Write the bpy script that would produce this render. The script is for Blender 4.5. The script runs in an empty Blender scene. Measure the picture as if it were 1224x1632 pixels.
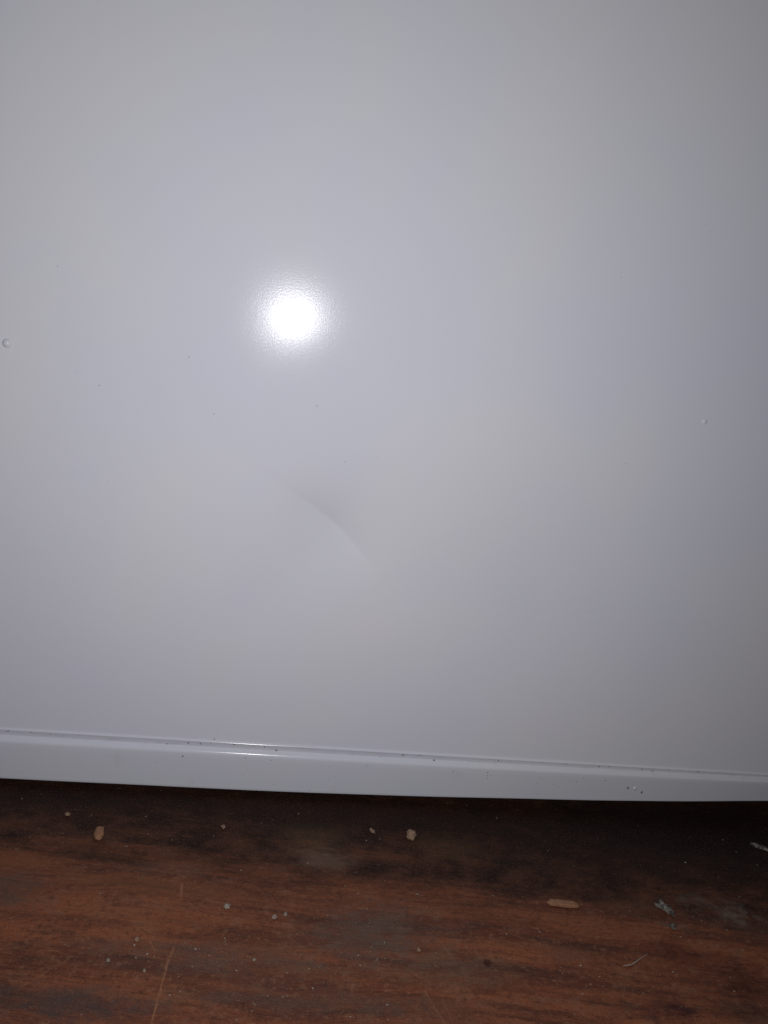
import bpy, bmesh, math, random
from mathutils import Matrix, Vector, noise

scn = bpy.context.scene
col = scn.collection
random.seed(7)

# ---------------------------------------------------------------- camera
cam_d = bpy.data.cameras.new('camera')
cam_d.sensor_fit = 'VERTICAL'
cam_d.sensor_height = 36.0
cam_d.lens = 26.18
cam_d.clip_start = 0.01
cam_d.clip_end = 50
cam = bpy.data.objects.new('camera', cam_d)
col.objects.link(cam)
CAM = Vector((0.0, -0.5, 0.348))
rot = Matrix(((0.986094, -0.101360, -0.131697),
              (-0.104042, 0.241411, -0.964830),
              (0.129588, 0.965115, 0.227508)))
cam.matrix_world = Matrix.Translation(CAM) @ rot.to_4x4()
scn.camera = cam

# ---------------------------------------------------------------- dim room + phone flash
w = bpy.data.worlds.new('World')
scn.world = w
w.use_nodes = True
bg = w.node_tree.nodes['Background']
bg.inputs['Color'].default_value = (0.80, 0.86, 1.0, 1)
bg.inputs['Strength'].default_value = 0.012

fl_d = bpy.data.lights.new('flash_lamp', 'AREA')
fl_d.shape = 'ELLIPSE'
fl_d.size = 0.007
fl_d.size_y = 0.026
fl_d.energy = 1.74
fl_d.color = (1.0, 0.985, 0.99)
fl_d.spread = math.radians(180)
fl = bpy.data.objects.new('flash_lamp', fl_d)
col.objects.link(fl)
fl.location = CAM + Vector((-0.0125, -0.002, 0.0070))
fl.rotation_euler = Vector((0.09, 1.0, -0.12)).to_track_quat('-Z', 'Y').to_euler()

scn.view_settings.view_transform = 'Standard'
scn.view_settings.look = 'None'
scn.view_settings.exposure = 0.0
scn.view_settings.gamma = 1.0
scn.view_settings.use_curve_mapping = False
scn.render.engine = 'CYCLES'

# ---------------------------------------------------------------- helpers
def tag(o, label=None, cat=None, group=None, kind=None):
    if label: o['label'] = label
    if cat: o['category'] = cat
    if group: o['group'] = group
    if kind: o['kind'] = kind
    return o

def link(name, me, mat, parent=None, smooth=True):
    o = bpy.data.objects.new(name, me)
    col.objects.link(o)
    if mat: me.materials.append(mat)
    if smooth:
        for p in me.polygons: p.use_smooth = True
    if parent: o.parent = parent
    return o

def mesh(name, v, f):
    me = bpy.data.meshes.new(name)
    me.from_pydata(v, [], f)
    me.update()
    return me

class NT:
    """small node-graph writer"""
    def __init__(s, name):
        s.m = bpy.data.materials.new(name); s.m.use_nodes = True
        s.t = s.m.node_tree; s.b = s.t.nodes['Principled BSDF']
    def put(s, inp, v):
        if isinstance(v, bpy.types.NodeSocket): s.t.links.new(v, inp)
        elif isinstance(v, (tuple, list)):
            inp.default_value = tuple(v) + (1,) if (len(v) == 3 and len(inp.default_value) == 4) else v
        else: inp.default_value = v
    def math(s, op, a, b=0.0, c=None, clamp=False):
        n = s.t.nodes.new('ShaderNodeMath'); n.operation = op; n.use_clamp = clamp
        s.put(n.inputs[0], a); s.put(n.inputs[1], b)
        if c is not None: s.put(n.inputs[2], c)
        return n.outputs[0]
    def obj(s):
        return s.t.nodes.new('ShaderNodeTexCoord').outputs['Object']
    def mapping(s, vec, scale=(1, 1, 1), rz=0.0, loc=(0, 0, 0)):
        n = s.t.nodes.new('ShaderNodeMapping')
        s.put(n.inputs['Vector'], vec); n.inputs['Scale'].default_value = scale
        n.inputs['Rotation'].default_value = (0, 0, rz); n.inputs['Location'].default_value = loc
        return n.outputs[0]
    def noise(s, vec, scale, detail=4, rough=0.55, dist=0.0):
        n = s.t.nodes.new('ShaderNodeTexNoise')
        s.put(n.inputs['Vector'], vec); n.inputs['Scale'].default_value = scale
        n.inputs['Detail'].default_value = detail; n.inputs['Roughness'].default_value = rough
        n.inputs['Distortion'].default_value = dist
        return n.outputs['Fac']
    def step(s, v, lo, hi, a=0.0, b=1.0):
        n = s.t.nodes.new('ShaderNodeMapRange'); n.interpolation_type = 'SMOOTHSTEP'
        s.put(n.inputs['Value'], v)
        n.inputs['From Min'].default_value = lo; n.inputs['From Max'].default_value = hi
        n.inputs['To Min'].default_value = a; n.inputs['To Max'].default_value = b
        return n.outputs[0]
    def mix(s, f, a, b, mode='MIX'):
        n = s.t.nodes.new('ShaderNodeMix'); n.data_type = 'RGBA'; n.blend_type = mode
        s.put(n.inputs[0], f); s.put(n.inputs[6], a); s.put(n.inputs[7], b)
        return n.outputs[2]
    def sep(s, vec):
        n = s.t.nodes.new('ShaderNodeSeparateXYZ'); s.put(n.inputs[0], vec); return n.outputs
    def comb(s, x, y, z=0.0):
        n = s.t.nodes.new('ShaderNodeCombineXYZ')
        s.put(n.inputs[0], x); s.put(n.inputs[1], y); s.put(n.inputs[2], z); return n.outputs[0]
    def bump(s, h, strength, dist, normal=None):
        n = s.t.nodes.new('ShaderNodeBump')
        n.inputs['Strength'].default_value = strength; n.inputs['Distance'].default_value = dist
        s.put(n.inputs['Height'], h)
        if normal is not None: s.put(n.inputs['Normal'], normal)
        return n.outputs[0]
    def blob(s, x, y, cx, cy, rx, ry, ang, wob, soft=0.6):
        """1 inside a wobbly ellipse, 0 outside"""
        ca, sa = math.cos(ang), math.sin(ang)
        dx = s.math('SUBTRACT', x, cx); dy = s.math('SUBTRACT', y, cy)
        u = s.math('ADD', s.math('MULTIPLY', dx, ca / rx), s.math('MULTIPLY', dy, sa / rx))
        v = s.math('ADD', s.math('MULTIPLY', dx, -sa / ry), s.math('MULTIPLY', dy, ca / ry))
        r = s.math('SQRT', s.math('ADD', s.math('MULTIPLY', u, u), s.math('MULTIPLY', v, v)))
        r = s.math('ADD', r, wob)
        return s.step(r, 1.0 - soft, 1.0 + soft, 1.0, 0.0)
    def line(s, x, y, p, q, wid, wob=0.0):
        """thin scratch from p to q"""
        dx, dy = q[0] - p[0], q[1] - p[1]; L = math.hypot(dx, dy)
        ax = s.math('SUBTRACT', x, p[0]); ay = s.math('SUBTRACT', y, p[1])
        t = s.math('ADD', s.math('MULTIPLY', ax, dx / L / L), s.math('MULTIPLY', ay, dy / L / L))
        d = s.math('ADD', s.math('MULTIPLY', ax, -dy / L), s.math('MULTIPLY', ay, dx / L))
        d = s.math('ABSOLUTE', s.math('ADD', d, wob))
        m = s.step(d, wid * 0.35, wid, 1.0, 0.0)
        e = s.math('MULTIPLY', s.step(t, -0.02, 0.12), s.step(t, 0.85, 1.02, 1.0, 0.0))
        return s.math('MULTIPLY', m, e)

# ---------------------------------------------------------------- materials
def enamel(name, rough, lev, dirt, grain):
    n = NT(name); o = n.obj()
    c = n.mix(n.step(n.noise(o, 4.5, 3), 0.34, 0.66), (0.672, 0.690, 0.792), (0.704, 0.712, 0.768))
    c = n.mix(n.step(n.noise(o, 55, 5), 0.60, 0.78, 0, dirt), c, (0.52, 0.50, 0.47))
    if dirt > 0.1:                                           # grey grime smeared along the groove
        x, y, z = n.sep(o)
        band = n.math('MULTIPLY', n.step(z, 0.0385, 0.0415), n.step(z, 0.0440, 0.0452, 1.0, 0.0))
        gm = n.noise(n.mapping(o, (70, 1, 420)), 1.0, 7, 0.72)
        c = n.mix(n.math('MULTIPLY', band, n.step(gm, 0.48, 0.72, 0.0, 0.34)), c, (0.34, 0.33, 0.33))
        sm = n.noise(n.mapping(o, (120, 1, 160)), 1.0, 7, 0.75)
        c = n.mix(n.step(sm, 0.60, 0.76, 0, 0.35), c, (0.36, 0.34, 0.33))
    n.put(n.b.inputs['Base Color'], c)
    n.put(n.b.inputs['Roughness'], n.step(n.noise(o, 30, 4), 0.3, 0.7, rough * 0.95, rough * 1.05))
    n.put(n.b.inputs['Specular IOR Level'], lev)
    b = n.bump(n.noise(o, 900, 3, 0.8), 1.0, grain)
    n.put(n.b.inputs['Normal'], b)
    return n.m
M_PANEL = enamel('white_powder_enamel', 0.146, 0.110, 0.05, 0.000036)
M_RAIL = enamel('white_rail_enamel', 0.15, 0.32, 0.22, 0.00002)

def plain(name, a, b, rough=0.7, scale=300, spec=0.3):
    n = NT(name); o = n.obj()
    n.put(n.b.inputs['Base Color'], n.mix(n.step(n.noise(o, scale, 4), 0.35, 0.65), a, b))
    n.put(n.b.inputs['Roughness'], rough); n.put(n.b.inputs['Specular IOR Level'], spec)
    n.put(n.b.inputs['Normal'], n.bump(n.noise(o, scale * 3, 4), 0.6, 0.0004))
    return n.m
M_DIRT = plain('dark_grit', (0.16, 0.155, 0.155), (0.30, 0.29, 0.29), 0.8)
M_BARE = plain('dull_bare_steel', (0.10, 0.11, 0.12), (0.18, 0.19, 0.20), 0.5)
M_TAN = plain('tan_wood_chip', (0.23, 0.115, 0.064), (0.33, 0.17, 0.095), 0.8, 700)
M_PALE = plain('pale_crumb', (0.20, 0.165, 0.135), (0.38, 0.325, 0.275), 0.8, 900)
M_DUST = plain('brownish_dust', (0.13, 0.10, 0.08), (0.42, 0.38, 0.34), 0.9, 140)
M_BEIGE = plain('beige_crumb', (0.21, 0.135, 0.09), (0.33, 0.22, 0.155), 0.85, 700)
M_GREY = plain('grey_plaster', (0.05, 0.042, 0.035), (0.23, 0.208, 0.185), 0.9, 420)
M_RUBBER = plain('black_rubber', (0.012, 0.012, 0.012), (0.02, 0.02, 0.02), 0.7)
M_STEEL = plain('galvanised_steel', (0.30, 0.31, 0.32), (0.38, 0.39, 0.40), 0.4, 60, 0.5)

def wood():
    n = NT('worn_stained_wood'); o = n.obj()
    g = n.mapping(o, rz=math.radians(5.0))                    # grain axis
    warp = n.noise(n.mapping(g, (5, 11, 1)), 1.0, 3)
    gx, gy, gz = n.sep(g)
    gy2 = n.math('ADD', gy, n.math('MULTIPLY', n.math('SUBTRACT', warp, 0.5), 0.030))
    gw = n.comb(gx, gy2)
    broad = n.noise(n.mapping(gw, (4.0, 46, 1)), 1.0, 6, 0.6)
    mid = n.noise(n.mapping(gw, (8, 95, 1), loc=(3, 1, 0)), 1.0, 8, 0.70)
    fine = n.noise(n.mapping(gw, (26, 620, 1), loc=(1, 7, 0)), 1.0, 5, 0.6)
    mott = n.noise(n.mapping(o, (60, 95, 1), loc=(4, 8, 0)), 1.0, 8, 0.72)
    c = n.mix(n.step(broad, 0.36, 0.64), (0.092, 0.032, 0.019), (0.165, 0.058, 0.030))
    c = n.mix(n.step(mid, 0.48, 0.68, 0, 0.55), c, (0.210, 0.082, 0.038))
    c = n.mix(n.step(mid, 0.34, 0.50, 0.85, 0), c, (0.040, 0.017, 0.013))
    c = n.mix(n.step(fine, 0.32, 0.50, 0.40, 0), c, (0.045, 0.020, 0.016))
    c = n.mix(n.step(mott, 0.50, 0.66, 0, 0.60), c, (0.150, 0.078, 0.053))
    c = n.mix(n.step(mott, 0.32, 0.47, 0.65, 0), c, (0.058, 0.025, 0.018))
    blot = n.noise(n.mapping(gw, (16, 48, 1), loc=(12, 4, 0)), 1.0, 8, 0.70)
    c = n.mix(n.step(blot, 0.33, 0.46, 0.75, 0), c, (0.046, 0.022, 0.017))
    c = n.mix(n.step(blot, 0.55, 0.70, 0, 0.55), c, (0.190, 0.088, 0.043))
    spk = n.noise(n.mapping(o, (260, 330, 1), loc=(7, 3, 0)), 1.0, 5, 0.75)
    c = n.mix(n.step(spk, 0.53, 0.66, 0, 0.62), c, (0.180, 0.098, 0.064))
    c = n.mix(n.step(spk, 0.34, 0.47, 0.70, 0), c, (0.040, 0.019, 0.015))
    # worn greyish, dusty areas where the varnish has gone
    gr = n.noise(n.mapping(o, (11, 24, 1), loc=(2, 5, 0)), 1.0, 6, 0.65)
    c = n.mix(n.step(gr, 0.52, 0.68, 0, 0.55), c, (0.085, 0.055, 0.047))
    x, y, z = n.sep(o)
    wob = n.math('MULTIPLY', n.math('SUBTRACT', n.noise(n.mapping(o, (55, 110, 1)), 1.0, 9, 0.78), 0.5), 4.2)
    brk = n.step(mott, 0.36, 0.56, 0.25, 1.0)
    for (cx, cy, rx, ry, a, colr, k) in (
            (0.080, -0.128, 0.034, 0.020, 0.2, (0.078, 0.058, 0.053), 0.85),
            (0.120, -0.150, 0.030, 0.011, 0.0, (0.100, 0.076, 0.060), 0.5),
            (-0.150, -0.105, 0.030, 0.016, 0.2, (0.060, 0.044, 0.041), 0.7),
            (-0.020, -0.150, 0.05, 0.010, -0.1, (0.066, 0.050, 0.046), 0.6),
            (-0.085, -0.178, 0.045, 0.009, -0.1, (0.045, 0.034, 0.036), 0.85),
            (0.050, -0.176, 0.060, 0.007, -0.05, (0.060, 0.042, 0.038), 0.7),
            (0.280, -0.140, 0.030, 0.007, -0.25, (0.034, 0.008, 0.006), 0.8),
            (0.302, -0.160, 0.012, 0.013, 0.0, (0.034, 0.008, 0.006), 0.8),
            (0.247, -0.177, 0.0145, 0.0055, -0.05, (0.026, 0.008, 0.012), 0.95),
            (0.285, -0.178, 0.022, 0.005, -0.05, (0.030, 0.012, 0.012), 0.8),
            (0.1447, -0.1476, 0.0024, 0.0028, 0.0, (0.022, 0.006, 0.006), 0.95)):
        c = n.mix(n.math('MULTIPLY', n.blob(x, y, cx, cy, rx, ry, a, wob if rx > 0.004 else 0.0, 0.8 if rx > 0.004 else 0.4), n.math('MULTIPLY', brk, k)), c, colr)
    # old dark soiling along the grain, colour deepened to paint shade by the rail
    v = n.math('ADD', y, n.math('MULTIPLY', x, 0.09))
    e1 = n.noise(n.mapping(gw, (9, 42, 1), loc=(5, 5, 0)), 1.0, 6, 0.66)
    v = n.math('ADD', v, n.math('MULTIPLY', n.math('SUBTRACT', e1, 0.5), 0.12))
    soil_shade = n.step(v, -0.108, -0.055)
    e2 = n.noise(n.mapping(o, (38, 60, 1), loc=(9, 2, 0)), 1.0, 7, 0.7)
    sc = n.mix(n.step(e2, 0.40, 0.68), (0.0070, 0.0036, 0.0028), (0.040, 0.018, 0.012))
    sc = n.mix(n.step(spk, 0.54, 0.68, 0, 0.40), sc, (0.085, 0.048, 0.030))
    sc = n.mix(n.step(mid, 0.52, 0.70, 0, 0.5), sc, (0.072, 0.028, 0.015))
    c = n.mix(n.math('MULTIPLY', soil_shade, n.step(e2, 0.28, 0.60, 1.0, 0.82)), c, sc)
    for (cx, cy, rx, ry, colr, k) in (
            (0.0415, -0.040, 0.018, 0.012, (0.070, 0.050, 0.026), 0.5),
            (0.052, -0.064, 0.016, 0.009, (0.105, 0.076, 0.064), 0.6),
            (0.140, -0.046, 0.020, 0.012, (0.090, 0.050, 0.028), 0.5),
            (-0.150, -0.076, 0.040, 0.006, (0.150, 0.060, 0.028), 0.6),
            (-0.055, -0.095, 0.045, 0.006, (0.130, 0.058, 0.030), 0.55)):
        c = n.mix(n.math('MULTIPLY', n.blob(x, y, cx, cy, rx, ry, -0.09, wob, 0.8), k), c, colr)
    # near-black shade under the rail, painted over the floor grime, thickest at right
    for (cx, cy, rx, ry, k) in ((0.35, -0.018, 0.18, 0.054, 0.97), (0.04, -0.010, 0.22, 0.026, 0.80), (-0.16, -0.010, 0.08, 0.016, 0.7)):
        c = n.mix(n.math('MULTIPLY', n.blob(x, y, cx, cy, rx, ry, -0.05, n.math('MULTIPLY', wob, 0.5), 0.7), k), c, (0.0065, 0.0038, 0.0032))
    # powdery grey scuffs
    for (cx, cy, rx, ry) in ((0.316, -0.097, 0.017, 0.009), (0.335, -0.106, 0.014, 0.008), (0.2778, -0.1158, 0.006, 0.004)):
        c = n.mix(n.math('MULTIPLY', n.blob(x, y, cx, cy, rx, ry, 0.0, wob, 0.9), n.step(mott, 0.42, 0.62, 0.0, 0.62)), c, (0.105, 0.100, 0.098))
    # scratches down to the pale wood
    lw = n.math('MULTIPLY', n.math('SUBTRACT', n.noise(o, 160, 3), 0.5), 0.0012)
    br = n.step(n.noise(o, 420, 3), 0.36, 0.58, 0.25, 1.0)
    for (p, q, wd, k) in (
            ((-0.0380, -0.149), (-0.0400, -0.192), 0.0007, 0.75), ((-0.0362, -0.140), (-0.0395, -0.157), 0.0011, 0.5),
            ((-0.0405, -0.090), (-0.0380, -0.107), 0.0013, 0.55), ((0.1030, -0.166), (0.1125, -0.190), 0.0007, 0.45),
            ((0.1120, -0.168), (0.1165, -0.190), 0.0006, 0.35), ((-0.1100, -0.170), (-0.0900, -0.150), 0.0009, 0.30),
            ((-0.052, -0.134), (-0.046, -0.146), 0.0006, 0.45), ((-0.057, -0.131), (-0.047, -0.143), 0.0005, 0.35),
            ((-0.1180, -0.140), (-0.090, -0.149), 0.0006, 0.3), ((-0.04, -0.150), (-0.063, -0.146), 0.0006, 0.3),
            ((0.118, -0.130), (0.126, -0.150), 0.0008, 0.3), ((0.150, -0.118), (0.178, -0.131), 0.0008, 0.25)):
        c = n.mix(n.math('MULTIPLY', n.math('MULTIPLY', n.line(x, y, p, q, wd, lw), br), k), c, (0.22, 0.115, 0.068))
    # fine dust film and sensor-fine grit
    c = n.mix(n.step(n.noise(o, 900, 3, 0.7), 0.52, 0.72, 0, 0.45), c, (0.17, 0.095, 0.068))
    c = n.mix(n.step(n.noise(o, 1300, 2, 0.7), 0.30, 0.50, 0.55, 0), c, (0.022, 0.012, 0.010))
    c = n.mix(1.0, c, (1.46, 1.30, 1.12), 'MULTIPLY')
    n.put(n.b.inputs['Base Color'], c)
    n.put(n.b.inputs['Roughness'], n.step(gr, 0.3, 0.7, 0.55, 0.75))
    n.put(n.b.inputs['Specular IOR Level'], 0.18)
    h = n.math('ADD', n.math('MULTIPLY', mid, 0.7), n.math('ADD', n.math('MULTIPLY', fine, 0.6), n.math('MULTIPLY', n.noise(o, 700, 3), 0.35)))
    n.put(n.b.inputs['Normal'], n.bump(h, 0.9, 0.0008))
    return n.m
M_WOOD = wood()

# ---------------------------------------------------------------- floor
def floor():
    me = mesh('wooden_floor', [(-1.6, -1.4, 0), (1.9, -1.4, 0), (1.9, 1.4, 0), (-1.6, 1.4, 0),
                        (-1.6, -1.4, -0.03), (1.9, -1.4, -0.03), (1.9, 1.4, -0.03), (-1.6, 1.4, -0.03)],
              [(0, 1, 2, 3), (7, 6, 5, 4), (0, 4, 5, 1), (1, 5, 6, 2), (2, 6, 7, 3), (3, 7, 4, 0)])
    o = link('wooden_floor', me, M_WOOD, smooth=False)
    tag(o, kind='structure')
floor()

# ---------------------------------------------------------------- the cabinet
X0, X1, ZT, DEP = -0.270, 0.570, 0.860, 0.58
cab = bpy.data.objects.new('metal_cabinet', None)
cab.empty_display_size = 0.1
cab.location = (0.15, 0.29, 0)
col.objects.link(cab)
tag(cab, 'white enamelled sheet metal appliance cabinet with a small creased dent, standing on wood', 'appliance')
OFF = Vector((-0.15, -0.29, 0))
def child(name, me, mat, smooth=True, parent=cab):
    o = link(name, me, mat, parent, smooth)
    if parent is cab: o.location = OFF
    return o

# dent: the crease is a shallow arc in the panel plane (x, z)
def circle3(a, b, c):
    d = 2 * (a[0] * (b[1] - c[1]) + b[0] * (c[1] - a[1]) + c[0] * (a[1] - b[1]))
    q = [p[0] ** 2 + p[1] ** 2 for p in (a, b, c)]
    ux = (q[0] * (b[1] - c[1]) + q[1] * (c[1] - a[1]) + q[2] * (a[1] - b[1])) / d
    uy = (q[0] * (c[0] - b[0]) + q[1] * (a[0] - c[0]) + q[2] * (b[0] - a[0])) / d
    return ux, uy, math.hypot(a[0] - ux, a[1] - uy)
CA, CB, CC = (0.0059, 0.2356), (0.0340, 0.2172), (0.0690, 0.1840)
ACX, ACZ, AR = circle3(CA, CB, CC)
TH0 = math.atan2(CA[1] - ACZ, CA[0] - ACX); TH1 = math.atan2(CC[1] - ACZ, CC[0] - ACX)
CL = abs(TH1 - TH0) * AR
def sstep(a, b, t):
    t = max(0.0, min(1.0, (t - a) / (b - a))); return t * t * (3 - 2 * t)
def crease(x, z):
    """distance to the crease, place along it, side (+1 upper right)"""
    dx, dz = x - ACX, z - ACZ
    rr = math.hypot(dx, dz)
    th = math.atan2(dz, dx)
    return abs(rr - AR), (TH0 - th) * AR, (1 if rr > AR else -1)
def panel_y(x, z):
    """surface of the sheet, + is into the cabinet"""
    y = 0.00016 * noise.noise(Vector((x * 7, z * 6, 3.1))) * 2 + 0.0034 * math.exp(-(((x - 0.175) / 0.095) ** 2 + ((z - 0.185) / 0.075) ** 2))
    d, s, side = crease(x, z)
    if d < 0.13 and -0.1 < s < CL + 0.1:
        far = 1 - sstep(0.07, 0.13, d)
        dd = math.sqrt(d * d + 0.0006 ** 2)
        amp = sstep(-0.018, 0.038, s) * (1 - sstep(CL * 0.42, CL * 1.08, s))       # the sharp fold
        y += 0.0062 * amp * math.exp(-dd / (0.022 if side > 0 else 0.038)) * far
        amp = sstep(-0.060, 0.045, s) * (1 - sstep(CL * 0.45, CL + 0.060, s))      # the soft hollow around it
        y += 0.0046 * amp * math.exp(-dd / (0.044 if side > 0 else 0.056)) * far
    return y
def axis(lo, hi, f0, f1, coarse, fine_):
    a = [lo]
    while a[-1] < hi - 1e-6:
        p = a[-1]
        if f0 <= p <= f1: st = fine_
        else:
            dist = f0 - p if p < f0 else p - f1
            st = min(coarse, fine_ + dist * 0.12)
        a.append(min(hi, p + st))
    return a
xs = axis(X0, X1, -0.015, 0.085, 0.010, 0.0011)
zs = axis(0.030, ZT, 0.165, 0.245, 0.010, 0.0011)
v = []; f = []
for z in zs:
    for x in xs: v.append((x, panel_y(x, z), z))
nx = len(xs)
for j in range(len(zs) - 1):
    for i in range(nx - 1):
        a = j * nx + i; f.append((a, a + 1, a + 1 + nx, a + nx))
child('side_panel', mesh('side_panel', v, f), M_PANEL)

# shell: the other five faces of the cabinet
def box(name, x0, x1, y0, y1, z0, z1, mat, parent=cab, bev=0.0):
    bm = bmesh.new()
    bmesh.ops.create_cube(bm, size=1)
    for q in bm.verts:
        q.co = Vector(((x0 + x1) / 2 + q.co.x * (x1 - x0), (y0 + y1) / 2 + q.co.y * (y1 - y0), (z0 + z1) / 2 + q.co.z * (z1 - z0)))
    if bev: bmesh.ops.bevel(bm, geom=bm.edges[:], offset=bev, segments=3, affect='EDGES')
    me = bpy.data.meshes.new(name); bm.to_mesh(me); bm.free()
    return child(name, me, mat, False, parent)
box('cabinet_shell', X0 + 0.001, X1 - 0.001, 0.018, DEP, 0.034, ZT - 0.002, M_PANEL, bev=0.003)

# base rail: folded strip that overlaps the panel, its lower edge drawn up to the right
ED = [(-0.30, 0.0060), (-0.180, 0.0060), (-0.137, 0.0061), (-0.094, 0.0064), (-0.049, 0.0064), (-0.003, 0.0065), (0.043, 0.0071), (0.0955, 0.0083),
      (0.139, 0.0094), (0.199, 0.0115), (0.265, 0.0134), (0.344, 0.0170), (0.411, 0.0214), (0.48, 0.0245), (0.60, 0.0265)]
def lower(x):
    for a, b in zip(ED, ED[1:]):
        if a[0] <= x <= b[0]: return a[1] + (b[1] - a[1]) * (x - a[0]) / (b[0] - a[0])
    return ED[-1][1]
def rail_profile(x):
    zb = (lower(x - 0.02) + 2 * lower(x) + lower(x + 0.02)) / 4 - 0.0014
    wv = 0.00025 * noise.noise(Vector((x * 9, 1.3, 0)))
    k = max(0.55, min(1.0, (0.0436 - zb) / 0.0376))       # squeezed where the strip is narrow
    zt = 0.0455
    P = [(0.0012, zt + 0.0018), (0.0, zt + 0.0006), (-0.0007, zt - 0.0001), (-0.0011, zt - 0.0006 * k), (-0.0012, zt - 0.0008 * k),
         (-0.0012, zt - 0.0008 * k), (-0.0008, zt - 0.0014 * k), (-0.0004, zt - 0.0052 * k),
         (-0.0004, zt - 0.0052 * k), (-0.0017, zt - 0.0064 * k), (-0.0026, zt - 0.0072 * k), (-0.0032, zt - 0.0080 * k), (-0.0034, zt - 0.0090 * k), (-0.0034, zt - 0.0102 * k)]
    z0 = P[-1][1]
    for t in (0.15, 0.3, 0.5, 0.7, 0.85, 0.93):
        P.append((-0.0034 + 0.0036 * t, z0 + (zb + 0.0006 - z0) * t))
    P += [(0.0001, zb + 0.0006), (0.0004, zb + 0.0002), (0.0009, zb), (0.006, zb), (0.014, zb + 0.0002), (0.014, zb + 0.0012), (0.0, zb + 0.0014)]
    return [(y + wv, z) for y, z in P]
v = []; f = []
N = 420
for i in range(N + 1):
    x = X0 + (X1 - X0) * i / N
    pr = rail_profile(x)
    for (y, z) in pr: v.append((x, y, z))
K = len(pr)
for i in range(N):
    for j in range(K - 1):
        if j in (4, 7): continue                             # crisp folds
        a = i * K + j; f.append((a, a + 1, a + 1 + K, a + K))
me = mesh('base_rail', v, f)
child('base_rail', me, M_RAIL)

# painted-over rivet heads
def dome(name, r, h, ring, mat, x, z, y0, sx=1.0):
    vv = [(0, -h, 0)]; ff = []
    prof = [(0.2, 0.965), (0.4, 0.86), (0.6, 0.68), (0.8, 0.41), (0.93, 0.17), (1.0, 0.0), (1.06, -0.3)]
    S = 28
    for (pr, ph) in prof:
        for k in range(S):
            a = 2 * math.pi * k / S
            vv.append((r * pr * math.cos(a) * sx, -h * ph, r * pr * math.sin(a)))
    for k in range(S): ff.append((0, 1 + (k + 1) % S, 1 + k))
    for q in range(len(prof) - 1):
        for k in range(S):
            a = 1 + q * S + k; b = 1 + q * S + (k + 1) % S
            ff.append((a, b, b + S, a + S))
    me = mesh(name, vv, [tuple(reversed(t)) for t in ff]); bm = bmesh.new(); bm.from_mesh(me)
    bmesh.ops.recalc_face_normals(bm, faces=bm.faces[:]); bm.to_mesh(me); bm.free()
    o = child(name, me, mat); o.location = OFF + Vector((x, y0, z)); return o
dome('rivet', 0.0029, 0.0017, 1, M_PANEL, -0.1821, 0.3133, panel_y(-0.1821, 0.3133))
dome('rivet', 0.0021, 0.0006, 1, M_PANEL, 0.2865, 0.3192, panel_y(0.2865, 0.3192))
dome('paint_blister', 0.0016, 0.0008, 1, M_RAIL, 0.2975, 0.0267, -0.0018)

# grit and paint nicks on the sheet: too small to pick apart
def grit(bm, c, r, n, flat=0.35):
    vs = []
    k = 7
    top = bm.verts.new(c + n * r * flat)
    up = Vector((0, 0, 1)) if abs(n.z) < 0.9 else Vector((0, 1, 0))
    t1 = n.cross(up).normalized(); t2 = n.cross(t1)
    st = 1 + random.random()
    an = random.random() * 3.14
    for i in range(k):
        a = 2 * math.pi * i / k; rr = r * random.uniform(0.65, 1.15)
        p, q = rr * math.cos(a) * st, rr * math.sin(a)
        vs.append(bm.verts.new(c + t1 * (p * math.cos(an) - q * math.sin(an)) + t2 * (p * math.sin(an) + q * math.cos(an)) - n * r * 0.1))
    for i in range(k): bm.faces.new((top, vs[i], vs[(i + 1) % k]))
bm = bmesh.new()
NY = Vector((0, -1, 0))
for (x, z, r) in ((-70.9, 318.9, .55), (-52.3, 284.2, .42), (-125.6, 294.0, .42), (14.1, 297.5, .40), (-153.1, 363.8, .32), (37.2, 261.8, .32), (59.4, 267.8, .34),
                  (205.3, 406.5, .34), (259.7, 443.3, .3), (232.4, 169.0, .38), (235.0, 283.1, .3), (142.6, 343.6, .25), (-118, 232, .25), (-140, 300, .25), (-100, 278, .25), (20, 402, .22), (110, 196, .25)):
    x, z = x / 1000, z / 1000
    grit(bm, Vector((x, panel_y(x, z), z)), r / 1000, NY)
for i in range(70):                                         # dirt caught in the groove of the rail
    x = random.uniform(-0.25, 0.55)
    if random.random() < 0.6: x = random.uniform(-0.2, 0.22)
    if random.random() < 0.75: y, z = -0.0009, 0.0455 - random.uniform(0.0010, 0.0026)
    else: y, z = -0.0006, 0.0455 - random.uniform(0.0025, 0.0052)
    grit(bm, Vector((x, y, z)), random.choice((0.0002, 0.00025, 0.0003, 0.0004, 0.0006)), NY)
for i in range(34):                                         # nicks on the face of the rail
    x = random.uniform(-0.2, 0.4); t = random.random() ** 1.4
    zb = lower(x) - 0.0014; z0 = 0.035; z = z0 + (zb + 0.001 - z0) * t
    grit(bm, Vector((x, -0.0034 + 0.0036 * t, z)), random.choice((0.0002, 0.0003, 0.0003, 0.0004)), NY)
for (x, z, r) in ((-55.2, 33.3, .65), (-33.9, 46.6, .6), (174.6, 34.0, .45), (175.2, 31.2, .5), (175.6, 28.5, .45), (-10, 35, .4), (132, 40.3, .9), (158, 39.5, .6)):
    t = max(0, (35 - z) / 28)
    y = -0.0034 + 0.0036 * t if z < 37 else -0.0008
    if z > 46: y = 0
    grit(bm, Vector((x / 1000, y, z / 1000)), r / 1000, NY, 0.6)
me = bpy.data.meshes.new('dirt_specks'); bm.to_mesh(me); bm.free()
o = child('dirt_specks', me, M_DIRT); tag(o, kind='stuff')
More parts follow.
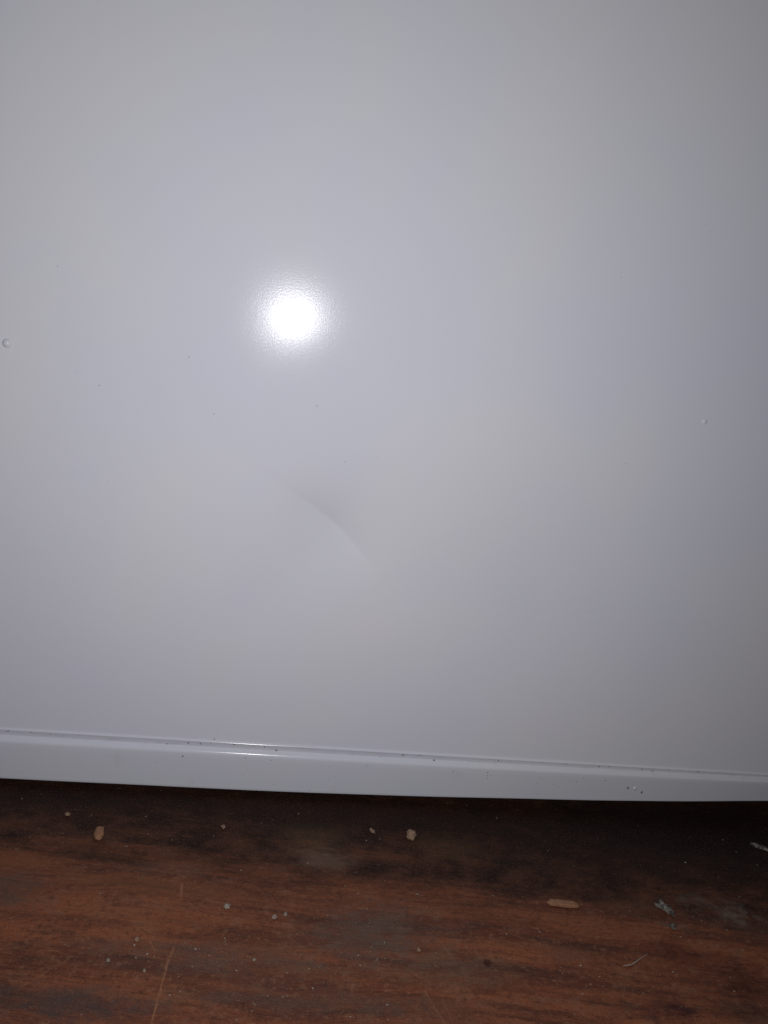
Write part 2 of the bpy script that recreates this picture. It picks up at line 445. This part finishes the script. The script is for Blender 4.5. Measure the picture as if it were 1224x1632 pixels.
for (x, z, r) in ((291.5, 26.6, 0.95), (304.2, 22.8, 0.85)):
    bm = bmesh.new(); grit(bm, Vector((0, 0, 0)), r / 1000, NY, 0.3)
    me = bpy.data.meshes.new('paint_chip'); bm.to_mesh(me); bm.free()
    o = child('paint_chip', me, M_BARE)
    t = (35 - z) / 20; o.location = OFF + Vector((x / 1000, -0.0034 + 0.0036 * t - 0.0001, z / 1000))

# levelling feet
for fx in (X0 + 0.08, X1 - 0.08):
    for fy in (0.09, DEP - 0.06):
        bm = bmesh.new()
        bmesh.ops.create_cone(bm, cap_ends=True, segments=32, radius1=0.021, radius2=0.017, depth=0.016, matrix=Matrix.Translation((fx, fy, 0.0081)))
        me = bpy.data.meshes.new('foot'); bm.to_mesh(me); bm.free()
        ft = child('foot', me, M_RUBBER, False)
        bm = bmesh.new()
        bmesh.ops.create_cone(bm, cap_ends=True, segments=24, radius1=0.006, radius2=0.006, depth=0.022, matrix=Matrix.Translation((fx, fy, 0.0265)))
        me = bpy.data.meshes.new('foot_stem'); bm.to_mesh(me); bm.free()
        link('foot_stem', me, M_STEEL, ft)

# ---------------------------------------------------------------- bits lying on the floor
def crumb(name, label, cat, x, y, sx, sy, sz, mat, ang=0.0, seed=0, rough=0.35, boxy=0.0, group=None):
    bm = bmesh.new()
    bmesh.ops.create_icosphere(bm, subdivisions=3, radius=1)
    for q in bm.verts:
        p = q.co.copy()
        if boxy:
            m = max(abs(p.x), abs(p.y), abs(p.z)); p = p.lerp(p / m * 0.9, boxy)
        d = 1 + rough * noise.noise(q.co * 1.6 + Vector((seed * 3.7, seed, 0))) + rough * 0.5 * noise.noise(q.co * 4 + Vector((seed, seed * 2.1, 5)))
        p *= d
        p.z = max(p.z, -0.55)
        q.co = Vector((p.x * sx, p.y * sy, (p.z + 0.55) * sz))
    me = bpy.data.meshes.new(name); bm.to_mesh(me); bm.free()
    o = link(name, me, mat)
    o.location = (x, y, 0.0); o.rotation_euler = (0, 0, ang)
    return tag(o, label, cat, group)
G = 'crumbs scattered on the wooden floor'
crumb('wood_chip', 'tan rounded wood chip on dark floor, nearest the left edge under the cabinet', 'chip', -0.1009, -0.0493, 0.0031, 0.0062, 0.0022, M_TAN, 0.15, 1, 0.22, 0.45, G)
crumb('food_crumb', 'round beige crumb in the dark band below the middle of the cabinet', 'crumb', 0.1144, -0.0376, 0.0034, 0.0036, 0.0034, M_BEIGE, 0.4, 2, 0.4, 0, G)
crumb('wood_sliver', 'long flat tan wood sliver lying along the grain, right of centre', 'sliver', 0.2082, -0.0991, 0.0112, 0.0027, 0.0014, M_TAN, -0.07, 3, 0.14, 0.75, G)
crumb('plaster_lump', 'grey white crumbly plaster lump on the dark floor at right', 'plaster lump', 0.2801, -0.1000, 0.0030, 0.0062, 0.0018, M_GREY, 0.6, 4, 1.0, 0, G)
crumb('plaster_crumb', 'small grey plaster crumb just below the larger plaster lump', 'crumb', 0.2775, -0.1160, 0.0022, 0.0020, 0.0014, M_GREY, 0.2, 5, 0.7, 0, G)
crumb('paper_scrap', 'pale grey scrap at the right edge of the picture, beside the cabinet', 'scrap', 0.3955, -0.0325, 0.0085, 0.0022, 0.0010, M_GREY, -0.55, 6, 0.6, 0.4, G)
crumb('white_crumb', 'largest bright white crumb, left of centre on the brown wood', 'crumb', -0.0101, -0.1105, 0.0020, 0.0017, 0.0015, M_PALE, 0.3, 7, 0.5, 0, G)
crumb('white_crumb', 'left one of a pair of small white crumbs near the middle', 'crumb', 0.0187, -0.1178, 0.0014, 0.0014, 0.0012, M_PALE, 0.3, 8, 0.5, 0, G)
crumb('white_crumb', 'right one of a pair of small white crumbs near the middle', 'crumb', 0.0255, -0.1151, 0.0012, 0.0011, 0.0010, M_PALE, 0.9, 9, 0.5, 0, G)
crumb('tan_crumb', 'small round tan crumb left of the pale scratched wood', 'crumb', -0.0579, -0.1370, 0.0013, 0.0013, 0.0010, M_BEIGE, 0, 10, 0.4, 0, G)
crumb('white_crumb', 'tiny white crumb on the lower left wood, left of the long scratch', 'crumb', -0.0701, -0.1520, 0.0011, 0.0010, 0.0009, M_PALE, 0, 11, 0.6, 0, G)
crumb('white_crumb', 'tiny white crumb just left of the top of the long scratch', 'crumb', -0.0496, -0.1580, 0.0008, 0.0009, 0.0008, M_PALE, 0, 12, 0.6, 0, G)
crumb('white_crumb', 'small pale crumb in the dark band left of centre, close to the cabinet', 'crumb', -0.0199, -0.0365, 0.0013, 0.0017, 0.0012, M_BEIGE, 0, 13, 0.6, 0, G)
crumb('white_crumb', 'small pale crumb in the dark band at far left, close to the cabinet', 'crumb', -0.1271, -0.0306, 0.0017, 0.0015, 0.0012, M_BEIGE, 0, 14, 0.6, 0, G)
crumb('white_crumb', 'tiny white crumb straight below the pair of white crumbs', 'crumb', 0.0087, -0.1494, 0.0009, 0.0008, 0.0007, M_PALE, 0, 15, 0.6, 0, G)
crumb('tan_crumb', 'dull thin crumb in the dark band left of the round beige crumb', 'crumb', 0.0862, -0.0333, 0.0011, 0.0030, 0.0009, M_BEIGE, 0.5, 16, 0.6, 0, G)
crumb('tan_crumb', 'small dull tan crumb right of the grey worn patch', 'crumb', 0.1045, -0.1397, 0.0011, 0.0012, 0.0008, M_BEIGE, 0, 17, 0.6, 0, G)

# curled pale hair / thread
cu = bpy.data.curves.new('pale_thread', 'CURVE'); cu.dimensions = '3D'; cu.bevel_depth = 0.00042; cu.bevel_resolution = 3
sp = cu.splines.new('NURBS'); pts = [(0.2290, -0.1480), (0.2335, -0.1478), (0.2380, -0.1452), (0.2425, -0.1425), (0.2490, -0.1385)]
sp.points.add(len(pts) - 1); sp.use_endpoint_u = True; sp.order_u = 3
for i, (x, y) in enumerate(pts):
    sp.points[i].co = (x, y, 0.0006 + 0.0004 * (i % 2), 1); sp.points[i].radius = (0.5, 1.0, 0.8, 0.5, 0.25)[i]
tmp = bpy.data.objects.new('tmp', cu); col.objects.link(tmp)
bpy.context.view_layer.update()
me = bpy.data.meshes.new_from_object(tmp.evaluated_get(bpy.context.evaluated_depsgraph_get()))
bpy.data.objects.remove(tmp)
me.materials.clear()
tag(link('pale_thread', me, M_PALE), 'short curved white thread on the brown wood at lower right', 'thread')

# uncountable dust specks
bm = bmesh.new()
UP = Vector((0, 0, 1))
for i in range(900):
    x = random.uniform(-0.2, 0.42); y = random.uniform(-0.21, 0.01)
    if i % 3 == 0:                                           # loose drifts of specks
        cx, cy = random.choice(((0.03, -0.17), (0.07, -0.14), (-0.03, -0.15), (0.21, -0.155), (0.3, -0.12), (0.05, -0.19)))
        x, y = random.gauss(cx, 0.022), random.gauss(cy, 0.013)
    grit(bm, Vector((x, y, 0.0001)), random.choice((0.00012, 0.00015, 0.00018, 0.00018, 0.00025, 0.00025, 0.00042)) * random.uniform(0.6, 1.15), UP, 0.6)
me = bpy.data.meshes.new('floor_dust'); bm.to_mesh(me); bm.free()
tag(link('floor_dust', me, M_DUST), 'tiny pale dust specks strewn over the wooden floor', 'dust', kind='stuff')
